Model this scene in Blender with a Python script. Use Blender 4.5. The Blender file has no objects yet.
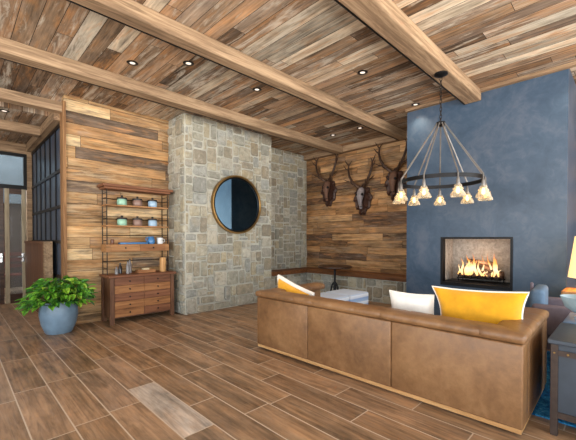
import bpy, bmesh, math, random
from mathutils import Vector, Matrix, noise as mnoise
R = math.radians
rnd = random.Random(7)
S = bpy.context.scene
COL = S.collection
H = 3.4

# ------------------------------------------------------------------ materials
def srgb(c):
    return tuple((x/255/12.92 if x/255 <= .04045 else ((x/255+.055)/1.055)**2.4) for x in c)[:3] + (1.0,)

class NT:
    def __init__(s, name):
        s.m = bpy.data.materials.new(name); s.m.use_nodes = True
        s.t = s.m.node_tree; s.t.nodes.clear()
        s.out = s.t.nodes.new('ShaderNodeOutputMaterial')
    def n(s, typ, **kw):
        nd = s.t.nodes.new(typ)
        for k, v in kw.items(): setattr(nd, k, v)
        return nd
    def put(s, v, sock):
        if isinstance(v, bpy.types.NodeSocket): s.t.links.new(v, sock)
        else: sock.default_value = v
    def math(s, op, a, b=0.0, c=None, clamp=False):
        nd = s.n('ShaderNodeMath', operation=op, use_clamp=clamp)
        s.put(a, nd.inputs[0]); s.put(b, nd.inputs[1])
        if c is not None: s.put(c, nd.inputs[2])
        return nd.outputs[0]
    def ramp(s, fac, stops, interp='LINEAR'):
        nd = s.n('ShaderNodeValToRGB'); cr = nd.color_ramp; cr.interpolation = interp
        while len(cr.elements) < len(stops): cr.elements.new(.5)
        for e, (p, c) in zip(cr.elements, stops):
            e.position = p; e.color = c if len(c) == 4 else tuple(c)+(1,)
        s.put(fac, nd.inputs[0]); return nd.outputs[0]
    def mix(s, a, b, fac, mode='MIX'):
        nd = s.n('ShaderNodeMix', data_type='RGBA', blend_type=mode)
        s.put(fac, nd.inputs[0]); s.put(a, nd.inputs[6]); s.put(b, nd.inputs[7])
        return nd.outputs[2]
    def noise(s, vec, scale, detail=4, rough=.55, dist=0.0):
        nd = s.n('ShaderNodeTexNoise'); s.put(vec, nd.inputs['Vector'])
        nd.inputs['Scale'].default_value = scale; nd.inputs['Detail'].default_value = detail
        nd.inputs['Roughness'].default_value = rough; nd.inputs['Distortion'].default_value = dist
        return nd.outputs['Fac']
    def coords(s, kind='Object'):
        return s.n('ShaderNodeTexCoord').outputs[kind]
    def comb(s, x, y, z):
        nd = s.n('ShaderNodeCombineXYZ'); s.put(x, nd.inputs[0]); s.put(y, nd.inputs[1]); s.put(z, nd.inputs[2])
        return nd.outputs[0]
    def sep(s, v):
        nd = s.n('ShaderNodeSeparateXYZ'); s.put(v, nd.inputs[0]); return nd.outputs
    def bump(s, h, strength, dist=.02):
        nd = s.n('ShaderNodeBump'); nd.inputs['Strength'].default_value = strength
        nd.inputs['Distance'].default_value = dist; s.put(h, nd.inputs['Height']); return nd.outputs[0]
    def principled(s, color, rough=.6, metal=0., normal=None, **kw):
        p = s.n('ShaderNodeBsdfPrincipled')
        s.put(color, p.inputs['Base Color']); s.put(rough, p.inputs['Roughness']); s.put(metal, p.inputs['Metallic'])
        if normal is not None: s.put(normal, p.inputs['Normal'])
        for k, v in kw.items(): s.put(v, p.inputs[k.replace('_', ' ')])
        s.t.links.new(p.outputs[0], s.out.inputs[0]); return p

def plank_mat(name, across, along, width, length, palette, gap_col, gap_w=.004, gap_l=.004, grain=.5,
              rough=.7, bump=.3, seed=0., spread=.35, wave=0., blot=.35, spec=.3, fine=60., patch=0., patch_col=(206,196,178), streak=0., special=None, hue=.9):
    t = NT(name); o = t.coords(); x = t.sep(o)
    ax = {'X': x[0], 'Y': x[1], 'Z': x[2]}
    u = t.math('DIVIDE', ax[across], width); row = t.math('FLOOR', t.math('ADD', u, seed))
    fu = t.math('FRACT', t.math('ADD', u, seed))
    wn = t.n('ShaderNodeTexWhiteNoise', noise_dimensions='1D'); t.put(t.math('ADD', row, 3.37), wn.inputs['W'])
    off = t.math('MULTIPLY', wn.outputs['Value'], 9.0)
    if special:
        isrow = t.math('COMPARE', row, special[0], .1)
        off = t.math('ADD', t.math('MULTIPLY', off, t.math('SUBTRACT', 1., isrow)), t.math('MULTIPLY', isrow, special[1]))
    v = t.math('ADD', t.math('DIVIDE', ax[along], length), off)
    cell = t.math('FLOOR', v); fv = t.math('FRACT', v)
    idv = t.comb(row, cell, seed)
    w2 = t.n('ShaderNodeTexWhiteNoise', noise_dimensions='3D'); t.put(idv, w2.inputs['Vector'])
    rv = w2.outputs['Value']; rc = t.sep(w2.outputs['Color'])
    k = len(palette)
    base = t.ramp(rv, [(i/k, srgb(c)) for i, c in enumerate(palette)], 'CONSTANT')
    if special: base = t.mix(base, srgb(special[3]), t.math('MULTIPLY', isrow, t.math('COMPARE', cell, special[2], .1)))
    # grain: stretched along the board, shifted per board
    g = t.comb(t.math('MULTIPLY', ax[across], 1.0), t.math('ADD', t.math('MULTIPLY', ax[along], .06), t.math('MULTIPLY', rc[0], 40.)),
               t.math('MULTIPLY', rc[1], 30.))
    g1 = t.noise(g, fine, 5, .65, wave); g3 = t.noise(g, fine*.22, 4, .6, wave+.6)
    b = t.comb(ax[across], t.math('ADD', t.math('MULTIPLY', ax[along], .35), t.math('MULTIPLY', rc[2], 20.)), t.math('MULTIPLY', rc[0], 30.))
    g2 = t.noise(b, 7.0, 4, .6, .4)
    val = t.math('ADD', t.math('MULTIPLY', t.math('SUBTRACT', g1, .5), grain*2.2), 1.0)
    val = t.math('ADD', val, t.math('MULTIPLY', t.math('SUBTRACT', g3, .5), grain*2.2))
    val = t.math('ADD', val, t.math('MULTIPLY', t.math('SUBTRACT', g2, .5), blot*3.0))
    val = t.math('ADD', val, t.math('MULTIPLY', t.math('SUBTRACT', rc[1], .5), spread))
    hn = t.noise(t.comb(ax[across], t.math('ADD', t.math('MULTIPLY', ax[along], .22), t.math('MULTIPLY', rc[0], 33.)), t.math('MULTIPLY', rc[2], 21.)), 9., 5, .65, .8)
    base = t.mix(base, srgb((176, 126, 78)), t.math('MULTIPLY', t.math('SUBTRACT', hn, .5, clamp=True), hue*4., clamp=True))
    base = t.mix(base, srgb((120, 108, 98)), t.math('MULTIPLY', t.math('SUBTRACT', .47, hn, clamp=True), hue*4., clamp=True))
    val = t.math('MAXIMUM', val, .12)
    vc = t.comb(val, val, val)
    col = t.mix(base, vc, 1.0, 'MULTIPLY')
    if patch:
        pv = t.comb(t.math('MULTIPLY', ax[across], 1.0), t.math('ADD', t.math('MULTIPLY', ax[along], .13), t.math('MULTIPLY', rc[1], 25.)), t.math('MULTIPLY', rc[2], 17.))
        pn = t.noise(pv, 14., 7, .72, .6)
        pf = t.math('MULTIPLY', t.math('SUBTRACT', pn, t.math('SUBTRACT', .62, t.math('MULTIPLY', rc[2], .16))), 7., clamp=True)
        col = t.mix(col, srgb(patch_col), t.math('MULTIPLY', pf, patch))
        sn = t.noise(pv, 11., 6, .7, 1.2)
        sf = t.math('MULTIPLY', t.math('SUBTRACT', t.math('SUBTRACT', .44, t.math('MULTIPLY', rc[0], .10)), sn), 7., clamp=True)
        col = t.mix(col, srgb((52, 40, 32)), t.math('MULTIPLY', sf, streak))
    eu = t.math('MULTIPLY', t.math('MINIMUM', fu, t.math('SUBTRACT', 1., fu)), width)
    ev = t.math('MULTIPLY', t.math('MINIMUM', fv, t.math('SUBTRACT', 1., fv)), length)
    gap = t.math('MAXIMUM', t.math('LESS_THAN', eu, gap_w/2), t.math('LESS_THAN', ev, gap_l/2))
    col = t.mix(col, srgb(gap_col), gap)
    hgt = t.math('SUBTRACT', t.math('ADD', t.math('MULTIPLY', g1, .35), t.math('MULTIPLY', rv, .4)), gap)
    t.principled(col, rough, 0, t.bump(hgt, bump, .006), **{'Specular_IOR_Level': spec})
    return t.m

def wood(name, c1, c2, along='X', scale=30., rough=.55, bump=.15, spec=.3, dark=.5):
    t = NT(name); o = t.coords(); x = t.sep(o); f = {'X': .07, 'Y': .07, 'Z': .07}
    v = t.comb(*[t.math('MULTIPLY', x[i], .07 if 'XYZ'[i] == along else 1.) for i in range(3)])
    a = t.noise(v, scale, 5, .65, .8); b = t.noise(v, scale*.25, 3, .6, .4)
    col = t.ramp(t.math('ADD', t.math('MULTIPLY', a, .6), t.math('MULTIPLY', b, .4)),
                 [(.3, srgb([q*dark for q in c1])), (.46, srgb(c1)), (.62, srgb(c2))])
    t.principled(col, rough, 0, t.bump(a, bump, .004), Specular_IOR_Level=spec)
    return t.m

def plain(name, c, rough=.5, metal=0., var=.15, scale=12., bump=.0, spec=.5, **kw):
    t = NT(name); o = t.coords(); a = t.noise(o, scale, 4, .6)
    c = srgb(c)
    col = t.ramp(a, [(.3, tuple(q*(1-var) for q in c[:3])), (.7, tuple(min(1, q*(1+var)) for q in c[:3]))])
    t.principled(col, rough, metal, t.bump(a, bump, .01) if bump else None, Specular_IOR_Level=spec, **kw)
    return t.m

def emis(name, c, s):
    t = NT(name); e = t.n('ShaderNodeEmission'); e.inputs[0].default_value = srgb(c); e.inputs[1].default_value = s
    t.t.links.new(e.outputs[0], t.out.inputs[0]); return t.m

def clear_glass(name, tint, solid=.25, rough=.05):
    t = NT(name); tr = t.n('ShaderNodeBsdfTransparent'); tr.inputs[0].default_value = srgb(tint)
    g = t.n('ShaderNodeBsdfPrincipled'); g.inputs['Base Color'].default_value = srgb(tint); g.inputs['Roughness'].default_value = rough
    lw = t.n('ShaderNodeLayerWeight'); lw.inputs[0].default_value = .35
    fac = t.math('ADD', t.math('MULTIPLY', lw.outputs['Facing'], .6), solid, clamp=True)
    mx = t.n('ShaderNodeMixShader'); t.put(fac, mx.inputs[0])
    t.t.links.new(tr.outputs[0], mx.inputs[1]); t.t.links.new(g.outputs[0], mx.inputs[2])
    t.t.links.new(mx.outputs[0], t.out.inputs[0]); return t.m

def stone_mat(name, mort=False):
    t = NT(name); o = t.coords()
    a = t.noise(o, 9, 6, .65, .3); b = t.noise(o, 45, 4, .7); c = t.noise(o, 3, 3, .5)
    if mort: base = srgb((184, 183, 172))
    else:
        at = t.n('ShaderNodeAttribute', attribute_name='Col'); base = at.outputs['Color']
    val = t.math('ADD', .55, t.math('ADD', t.math('MULTIPLY', a, .6), t.math('MULTIPLY', b, .3)))
    col = t.mix(base, t.comb(val, val, val), 1., 'MULTIPLY')
    if not mort:
        col = t.mix(col, srgb((184, 162, 120)), t.math('MULTIPLY', t.math('SUBTRACT', c, .52, clamp=True), 1.8, clamp=True))
        c2 = t.noise(o, 13, 5, .7, .5)
        col = t.mix(col, srgb((112, 110, 98)), t.math('MULTIPLY', t.math('SUBTRACT', c2, .5, clamp=True), 3.2, clamp=True))
        col = t.mix(col, srgb((206, 204, 192)), t.math('MULTIPLY', t.math('SUBTRACT', .44, c2, clamp=True), 4., clamp=True))
    t.principled(col, .85, 0, t.bump(t.math('ADD', a, t.math('MULTIPLY', b, .4)), .6, .015), Specular_IOR_Level=.2)
    return t.m

def leather_mat():
    t = NT('tan_leather'); o = t.coords()
    a = t.noise(o, 2.2, 5, .6, .5); b = t.noise(o, 14, 5, .7, .2); c = t.noise(o, 160, 2, .5)
    f = t.math('ADD', t.math('MULTIPLY', a, .6), t.math('MULTIPLY', b, .4))
    col = t.ramp(f, [(.3, srgb((92, 64, 41))), (.5, srgb((128, 93, 60))), (.7, srgb((156, 118, 80)))])
    t.principled(col, t.ramp(b, [(.3, (.35,)*3), (.7, (.55,)*3)]), 0, t.bump(t.math('ADD', c, t.math('MULTIPLY', b, .8)), .12, .006), Specular_IOR_Level=.5)
    return t.m

def plaster_mat():
    t = NT('blue_grey_plaster'); o = t.coords()
    a = t.noise(o, 1.6, 5, .62, .8); b = t.noise(o, 7, 5, .6, 1.2)
    f = t.math('ADD', t.math('MULTIPLY', a, .65), t.math('MULTIPLY', b, .35))
    col = t.ramp(f, [(.32, srgb((38, 60, 82))), (.5, srgb((54, 75, 97))), (.66, srgb((78, 90, 108)))])
    t.principled(col, .42, 0, t.bump(f, .12, .03), Specular_IOR_Level=.5)
    return t.m

def stripe_mat():
    t = NT('blue_striped_fabric'); x = t.sep(t.coords())
    f = t.math('FRACT', t.math('MULTIPLY', x[2], 9.)); f2 = t.math('FRACT', t.math('MULTIPLY', x[1], 9.))
    g = t.n('ShaderNodeNewGeometry'); nz = t.math('ABSOLUTE', t.sep(g.outputs['Normal'])[2])
    top = t.math('GREATER_THAN', nz, .7)
    m = t.n('ShaderNodeMix'); t.put(t.math('MULTIPLY', top, 1.), m.inputs[0]); t.put(f, m.inputs[2]); t.put(.46, m.inputs[3])
    w = t.noise(t.coords(), 90, 2, .5)
    c = t.ramp(m.outputs[0], [(0, srgb((160, 184, 216))), (.4, srgb((138, 166, 208))), (.5, srgb((206, 214, 228))), (.85, srgb((220, 226, 236))), (.95, srgb((160, 184, 216)))])
    t.principled(c, .9, 0, t.bump(w, .2, .004), Specular_IOR_Level=.1); return t.m

def rug_mat():
    t = NT('blue_rug_pile'); o = t.coords()
    a = t.noise(o, 8, 6, .7, 1.5); b = t.noise(o, 60, 3, .7)
    c = t.ramp(t.math('ADD', t.math('MULTIPLY', a, .6), t.math('MULTIPLY', b, .4)),
               [(.36, srgb((18, 50, 92))), (.5, srgb((30, 104, 160))), (.6, srgb((70, 150, 195))), (.68, srgb((130, 160, 175)))])
    t.principled(c, .95, 0, t.bump(b, .8, .02), Specular_IOR_Level=.1); return t.m

def leaf_mat():
    t = NT('green_leaf'); at = t.n('ShaderNodeAttribute', attribute_name='Col')
    t.principled(at.outputs['Color'], .4, 0, None, Specular_IOR_Level=.4); return t.m

def flame_mat():
    t = NT('flame'); x = t.sep(t.coords())
    h = t.math('DIVIDE', x[2], .34, clamp=True)
    n = t.noise(t.coords(), 18, 3, .6)
    f = t.math('ADD', h, t.math('MULTIPLY', t.math('SUBTRACT', n, .5), .5))
    c = t.ramp(f, [(0., srgb((255, 190, 110))), (.3, srgb((255, 222, 170))), (.6, srgb((255, 165, 80))), (1., srgb((226, 96, 30)))])
    e = t.n('ShaderNodeEmission'); t.put(c, e.inputs[0]); e.inputs[1].default_value = 1.05
    tr = t.n('ShaderNodeBsdfTransparent'); mx = t.n('ShaderNodeMixShader')
    t.put(t.ramp(f, [(.2, (.85,)*3), (1., (.25,)*3)]), mx.inputs[0])
    t.t.links.new(tr.outputs[0], mx.inputs[1]); t.t.links.new(e.outputs[0], mx.inputs[2])
    t.t.links.new(mx.outputs[0], t.out.inputs[0]); return t.m

CEIL = [(160,134,110),(180,160,136),(124,102,82),(146,128,110),(98,80,64),(162,132,104),(170,162,146),(138,114,92),(194,180,158),(152,126,100),(114,98,84),(142,120,98)]
M = {}
M['ceil'] = plank_mat('reclaimed_ceiling_boards', 'X', 'Y', .155, 1.7, CEIL, (40,30,24), .005, .005, .8, .75, .45, 0., .4, .3, .4, .15, 45, .7, (212,204,188), .8)
M['wallL'] = plank_mat('honey_wall_boards', 'Z', 'X', .17, 1.5, [(176,142,100),(158,124,86),(196,170,130),(112,94,78),(178,142,98),(152,118,82),(184,152,110),(164,130,90)], (60,42,28), .005, .005, .95, .65, .4, .3, .25, .4, .45, .2, 42, .4, (216,194,156), .75)
M['wallR'] = plank_mat('brown_wall_boards', 'Z', 'Y', .15, 1.35, [(146,112,78),(120,90,62),(162,126,88),(88,68,54),(136,106,76),(152,114,76),(106,82,64),(168,134,96)], (38,26,18), .005, .005, 1.0, .65, .4, .7, .3, .45, .55, .2, 42, .35, (190,162,124), .8)
M['beam'] = wood('beam_wood', (136,112,88), (178,152,122), 'X', 26, .75, .3, .2, .62)
M['beamY'] = wood('cross_beam_wood', (136,112,88), (174,148,118), 'Y', 26, .75, .3, .2, .62)
M['trimZ'] = wood('upright_trim_wood', (126,92,62), (164,126,88), 'Z', 26, .7, .2, .2, .6)
M['floor'] = plank_mat('wood_look_floor_tile', 'X', 'Y', .2335, .98, [(136,108,82),(146,116,89),(126,100,77),(140,110,83),(132,107,84),(148,118,91),(138,109,82),(142,116,94),(130,102,76),(144,114,86)], (188,170,150), .009, .008, .75, .4, .15, -.52, .14, 1.6, .6, .4, 20, .22, (172,150,126), .5, (4., 7.9286, 10., (168,156,144)), .3)
M['stone'] = stone_mat('rough_stone'); M['mortar'] = stone_mat('stone_mortar', True)
M['plaster'] = plaster_mat()
M['black'] = plain('black_steel', (22,22,24), .45, .6)
M['iron'] = plain('dark_iron', (48,42,38), .45, .8)
M['bronze'] = plain('aged_brass', (150,118,70), .4, .8)
M['leather'] = leather_mat()
M['leather_dark'] = plain('seam_shadow_leather', (84,56,34), .6)
M['plinth'] = wood('sofa_plinth_oak', (176,132,84), (206,164,112), 'Y', 26)
M['walnut'] = wood('walnut_drawer', (112,72,50), (140,94,66), 'X', 30)
M['walnut_tan'] = wood('tan_drawer', (140,94,58), (170,122,78), 'X', 30)
M['walnutZ'] = wood('walnut_side', (96,66,48), (122,86,62), 'Z', 30)
M['shelfwood'] = wood('shelf_board', (156,112,70), (182,136,92), 'X', 30)
M['benchwood'] = wood('bench_board', (104,66,38), (134,90,56), 'Y', 22)
M['darkwood'] = wood('dark_table_wood', (58,38,28), (84,58,44), 'X', 30, .35)
M['yellow'] = plain('mustard_velvet', (222,160,26), .75, 0, .18, 6, .1, .2, Sheen_Weight=.4)
M['white'] = plain('white_linen', (238,234,226), .9, 0, .04, 30, .1, .2)
M['stripe'] = stripe_mat(); M['rug'] = rug_mat(); M['leaf'] = leaf_mat(); M['flame'] = flame_mat()
M['pot'] = plain('blue_grey_glaze', (112,136,156), .35, 0, .18, 7, .1)
M['soil'] = plain('soil', (50,36,26), .95)
M['stem'] = plain('plant_stem', (70,110,40), .6)
M['mirror'] = plain('mirror_silver', (178,216,238), .02, 1., 0)
M['glassdark'] = plain('dark_glass', (58,72,88), .12, 0, .2, 3)
M['curtain'] = plain('slate_panel', (62,76,94), .35, 0, .2, 3)
M['pane'] = clear_glass('clear_pane', (225,230,232), .06)
M['insul'] = clear_glass('clear_insulator_glass', (236,230,216), .13)
M['bowlglass'] = clear_glass('bluish_bowl_glass', (212,226,230), .25)
M['bulb'] = emis('lamp_filament_glow', (255,214,150), 5.)
M['downglow'] = emis('downlight_glow', (255,236,215), .75)
M['rod'] = plain('grey_cable_rod', (128,124,120), .4, .5)
M['firebrick'] = plain('pale_firebrick', (160,154,146), .9, 0, .3, 25, .3)
M['log'] = wood('charred_log', (84,62,50), (150,124,106), 'X', 30, .9, .5)
M['antler'] = wood('antler_horn', (58,40,30), (92,68,50), 'Z', 20, .5)
M['bone'] = plain('skull_bone', (104,74,58), .7, 0, .25, 14, .3)
M['bonegrey'] = plain('grey_skull_bone', (128,122,126), .6, 0, .25, 14, .3)
M['plaque'] = plain('carved_dark_wood', (58,34,24), .5, 0, .3, 18, .5)
M['steelbox'] = plain('slate_metal_panel', (62,70,80), .4, .4, .2, 5)
M['leg'] = plain('rusty_iron_leg', (66,54,48), .55, .5, .25, 20)
M['mauve'] = plain('mauve_upholstery', (112,100,108), .8, 0, .12, 20)
M['bluegrey'] = plain('blue_grey_upholstery', (88,112,136), .8, 0, .12, 20)
M['bluegloss'] = plain('blue_glossy_top', (70,110,150), .4, 0, .2, 6)
M['shade'] = plain('cream_lampshade', (250,222,170), .8, 0, .03, 20, 0, .2, Emission_Color=srgb((255,214,140)), Emission_Strength=.55)
M['mint'] = plain('mint_glass_filling', (150,196,172), .3); M['brownjar'] = plain('brown_filling', (140,112,100), .3)
M['paleblue'] = plain('pale_blue_filling', (160,190,214), .3); M['lid'] = plain('dark_lid', (44,40,38), .4)
M['ceramblue'] = plain('blue_ceramic', (66,120,172), .25); M['ceramwhite'] = plain('white_ceramic', (222,226,228), .25)
M['candle'] = plain('brown_candle_glass', (110,70,48), .3); M['cream'] = plain('cream_box', (214,196,160), .7)
M['tanwood'] = wood('turned_tan_wood', (186,140,88), (210,168,116), 'Z', 30)
M['greyglass'] = plain('grey_bottle_glass', (120,116,116), .15); M['darkbottle'] = plain('dark_bottle_glass', (46,42,44), .15)
M['redwood'] = wood('red_brown_bench', (96,44,34), (120,64,48), 'X', 30)
M['paledoor'] = wood('pale_door_stile', (150,136,112), (184,172,148), 'Z', 24)
M['chrome'] = plain('brushed_nickel', (190,190,190), .25, 1.)
M['wallplain'] = plain('plain_wall_paint', (176,168,156), .9, 0, .05)
M['backdrop_grey'] = plain('grey_transom_backdrop', (104,112,118), .9, 0, .15, 2)
M['darkwall'] = plain('dark_hall_wall', (74,56,44), .9, 0, .2)

# ------------------------------------------------------------------ mesh helpers
def bx(bm, x0, x1, y0, y1, z0, z1, bev=0., seg=2, mat=0):
    vs = [bm.verts.new((x, y, z)) for x in (x0, x1) for y in (y0, y1) for z in (z0, z1)]
    fs = []
    for q in ((0,1,3,2), (4,6,7,5), (0,4,5,1), (2,3,7,6), (0,2,6,4), (1,5,7,3)):
        f = bm.faces.new([vs[i] for i in q]); f.material_index = mat; fs.append(f)
    if bev:
        es = list({e for f in fs for e in f.edges})
        bmesh.ops.bevel(bm, geom=es, offset=bev, segments=seg, affect='EDGES', profile=.5)
    return vs
def box(*a, **k):
    bm = bmesh.new(); bx(bm, *a, **k); return bm
def tube(bm, pts, rad, seg=8, cap=True):
    pts = [Vector(p) for p in pts]; n = len(pts)
    rs = rad if isinstance(rad, (list, tuple)) else [rad]*n
    rings = []; prev = None
    for i, p in enumerate(pts):
        d = (pts[min(i+1, n-1)] - pts[max(i-1, 0)]).normalized()
        if prev is None:
            a = Vector((0,0,1)) if abs(d.z) < .9 else Vector((1,0,0))
            u = d.cross(a).normalized()
        else:
            u = (prev - d*prev.dot(d)).normalized()
        prev = u; w = d.cross(u)
        rings.append([bm.verts.new(p + (u*math.cos(2*math.pi*k/seg) + w*math.sin(2*math.pi*k/seg))*rs[i]) for k in range(seg)])
    for i in range(n-1):
        for k in range(seg):
            bm.faces.new((rings[i][k], rings[i][(k+1) % seg], rings[i+1][(k+1) % seg], rings[i+1][k]))
    if cap: bm.faces.new(rings[0][::-1]); bm.faces.new(rings[-1])
def lathe(bm, prof, seg=24, c=(0,0,0), mat=0):
    rings = []
    for r, z in prof:
        if r < 1e-5: rings.append([bm.verts.new((c[0], c[1], c[2]+z))])
        else: rings.append([bm.verts.new((c[0]+r*math.cos(2*math.pi*k/seg), c[1]+r*math.sin(2*math.pi*k/seg), c[2]+z)) for k in range(seg)])
    for a, b in zip(rings, rings[1:]):
        for k in range(seg):
            k2 = (k+1) % seg
            if len(a) == 1 and len(b) == 1: continue
            if len(a) == 1: f = bm.faces.new((a[0], b[k2], b[k]))
            elif len(b) == 1: f = bm.faces.new((a[k], a[k2], b[0]))
            else: f = bm.faces.new((a[k], a[k2], b[k2], b[k]))
            f.material_index = mat
def lathe_bm(prof, seg=24, c=(0,0,0)):
    bm = bmesh.new(); lathe(bm, prof, seg, c); return bm
def tube_bm(*a, **k):
    bm = bmesh.new(); tube(bm, *a, **k); return bm
def obj(name, bm, mat, parent=None, smooth=False, loc=None, rot=None):
    bmesh.ops.recalc_face_normals(bm, faces=bm.faces)
    me = bpy.data.meshes.new(name); bm.to_mesh(me); bm.free()
    for m in (mat if isinstance(mat, (list, tuple)) else [mat]): me.materials.append(M[m] if isinstance(m, str) else m)
    if smooth:
        me.polygons.foreach_set('use_smooth', [True]*len(me.polygons))
        try: me.set_sharp_from_angle(angle=R(40))
        except Exception: pass
    o = bpy.data.objects.new(name, me); COL.objects.link(o)
    if parent: o.parent = parent
    if loc: o.location = loc
    if rot: o.rotation_euler = rot
    return o
def tag(o, label, cat, group=None, kind=None):
    o['label'] = label; o['category'] = cat
    if group: o['group'] = group
    if kind: o['kind'] = kind
    return o
def thing(name, label, cat, loc=(0,0,0), rz=0., group=None):
    o = bpy.data.objects.new(name, None); o.empty_display_size = .1; COL.objects.link(o)
    o.location = loc; o.rotation_euler = (0, 0, rz); return tag(o, label, cat, group)
def struct(name, bm, mat, label=None, parent=None, smooth=False):
    o = obj(name, bm, mat, parent, smooth)
    if parent is None: o['kind'] = 'structure'
    if label: o['label'] = label
    return o
def dup(root, loc, label, rz=None, scale=None):
    def cp(o, parent):
        c = o.copy(); COL.objects.link(c); c.parent = parent
        for ch in o.children: cp(ch, c)
        return c
    r = cp(root, None); r.location = loc; r['label'] = label
    if rz is not None: r.rotation_euler = (0, 0, rz)
    if scale: r.scale = scale
    return r
def lamp(name, kind, loc, energy, color, parent=None, **kw):
    l = bpy.data.lights.new(name, kind); l.energy = energy; l.color = srgb(color)[:3]
    for k, v in kw.items(): setattr(l, k, v)
    o = bpy.data.objects.new(name, l); COL.objects.link(o); o.location = loc
    if parent: o.parent = parent
    return o

def stones(bm, o, ud, nd, W, Hh, cell=.07, palette=None, rs=None, holes=()):
    """pack roughly squared stones over a W x Hh face; o = lower corner, ud = direction along, nd = outward normal"""
    rs = rs or random.Random(3); nx, nz = max(1, round(W/cell)), max(1, round(Hh/cell))
    cu, cv = W/nx, Hh/nz; used = [[False]*nz for _ in range(nx)]
    o, ud, nd = Vector(o), Vector(ud), Vector(nd); zd = Vector((0, 0, 1))
    lay = bm.loops.layers.float_color.get('Col') or bm.loops.layers.float_color.new('Col')
    sizes = [(2,2),(3,2),(4,2),(5,3),(4,3),(3,3),(2,3),(3,4),(6,3),(5,2),(2,1),(3,1),(4,4),(1,2),(2,4)]
    for j in range(nz):
        for i in range(nx):
            if used[i][j]: continue
            sw, sh = rs.choice(sizes)
            w = 0
            while w < sw and i+w < nx and not used[i+w][j]: w += 1
            h = 0
            while h < sh and j+h < nz and all(not used[i+q][j+h] for q in range(w)): h += 1
            for q in range(w):
                for r_ in range(h): used[i+q][j+r_] = True
            g = rs.uniform(.002, .009); d = rs.uniform(.012, .035)
            u0, u1, v0, v1 = i*cu+g, (i+w)*cu-g, j*cv+g, (j+h)*cv-g
            jj = lambda a=.016: rs.uniform(-a, a)
            cs = [(u0+abs(jj()), v0+abs(jj())), (u1-abs(jj()), v0+abs(jj())), (u1-abs(jj()), v1-abs(jj())), (u0+abs(jj()), v1-abs(jj()))]
            # rounded eight-sided outline
            out = []
            k = .13
            for a in range(4):
                p, q, nx_ = cs[a-1], cs[a], cs[(a+1) % 4]
                f1 = min(.03, k*math.hypot(p[0]-q[0], p[1]-q[1]))/max(1e-6, math.hypot(p[0]-q[0], p[1]-q[1]))
                f2 = min(.03, k*math.hypot(nx_[0]-q[0], nx_[1]-q[1]))/max(1e-6, math.hypot(nx_[0]-q[0], nx_[1]-q[1]))
                f1 *= rs.uniform(.4, 1.2); f2 *= rs.uniform(.4, 1.2)
                out.append((q[0]+(p[0]-q[0])*f1, q[1]+(p[1]-q[1])*f1)); out.append((q[0]+(nx_[0]-q[0])*f2, q[1]+(nx_[1]-q[1])*f2))
            cx_, cy_ = sum(p[0] for p in out)/8, sum(p[1] for p in out)/8
            back = [bm.verts.new(o+ud*p[0]+zd*p[1]) for p in out]
            mid = [bm.verts.new(o+ud*p[0]+zd*p[1]+nd*(d*.6)) for p in out]
            fr = []
            for p in out:
                L = math.hypot(p[0]-cx_, p[1]-cy_); s = max(0, 1-.014/max(L, .02))
                fr.append(bm.verts.new(o+ud*(cx_+(p[0]-cx_)*s)+zd*(cy_+(p[1]-cy_)*s)+nd*(d+rs.uniform(-.004, .004))))
            col = rs.choice(palette); b = rs.uniform(.88, 1.10); col = tuple(q*b for q in srgb(col)[:3])+(1,)
            fs = []
            for a in range(8):
                a2 = (a+1) % 8
                fs.append(bm.faces.new((back[a], back[a2], mid[a2], mid[a]))); fs.append(bm.faces.new((mid[a], mid[a2], fr[a2], fr[a])))
            fs.append(bm.faces.new(fr))
            for f in fs:
                for lp in f.loops: lp[lay] = col
STONE = [(158,156,142),(170,165,148),(148,147,136),(168,160,138),(152,154,148),(180,176,162),(154,147,130),(163,160,148),(172,167,148),(154,155,148),(142,135,120)]

# ------------------------------------------------------------------ room shell
RX0, RY0, XE, YW = -3.2, -2.7, 6.5, 5.85
struct('floor', box(RX0, 7.0, RY0, 13.0, -.12, 0), 'floor')
struct('ceiling', box(RX0, XE+.5, RY0, 6.4, H, H+.12), 'ceil')
hc = box(RX0, 1.19, 6.4, 8.65, 3.2, 3.52); struct('ceiling_hall', hc, 'ceil')
struct('wall_left', box(1.19, 2.80, YW, YW+.15, 0, H), 'wallL')
# corner board and wall cap
struct('trim_1', box(1.165, 1.205, YW-.03, YW+.16, 0, H-.10), 'trimZ')
# stone pillar
pb = box(2.79, 4.74, 5.27, 6.0, 0, H)
pil = struct('wall_pillar', pb, 'mortar', 'grey and tan stone wall with a round mirror')
sb = bmesh.new(); rs = random.Random(11)
stones(sb, (2.79, 5.27, 0), (1,0,0), (0,-1,0), 1.95, H, palette=STONE, rs=rs)
stones(sb, (2.79, 5.85, 0), (0,-1,0), (-1,0,0), .58, H, palette=STONE, rs=rs)
stones(sb, (4.74, 5.27, 0), (0,1,0), (1,0,0), .60, H, palette=STONE, rs=rs)
struct('stone_facing', sb, 'stone', parent=pil)
rec = struct('wall_recess', box(4.70, XE+.1, 5.87, 6.0, 0, H), 'mortar')
sb = bmesh.new(); stones(sb, (4.76, 5.87, 0), (1,0,0), (0,-1,0), 1.74, H, palette=STONE, rs=rs)
struct('stone_facing', sb, 'stone', parent=rec)
struct('wall_back', box(XE, XE+.15, -2.2, 5.87, 0, H), 'wallR')
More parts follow.
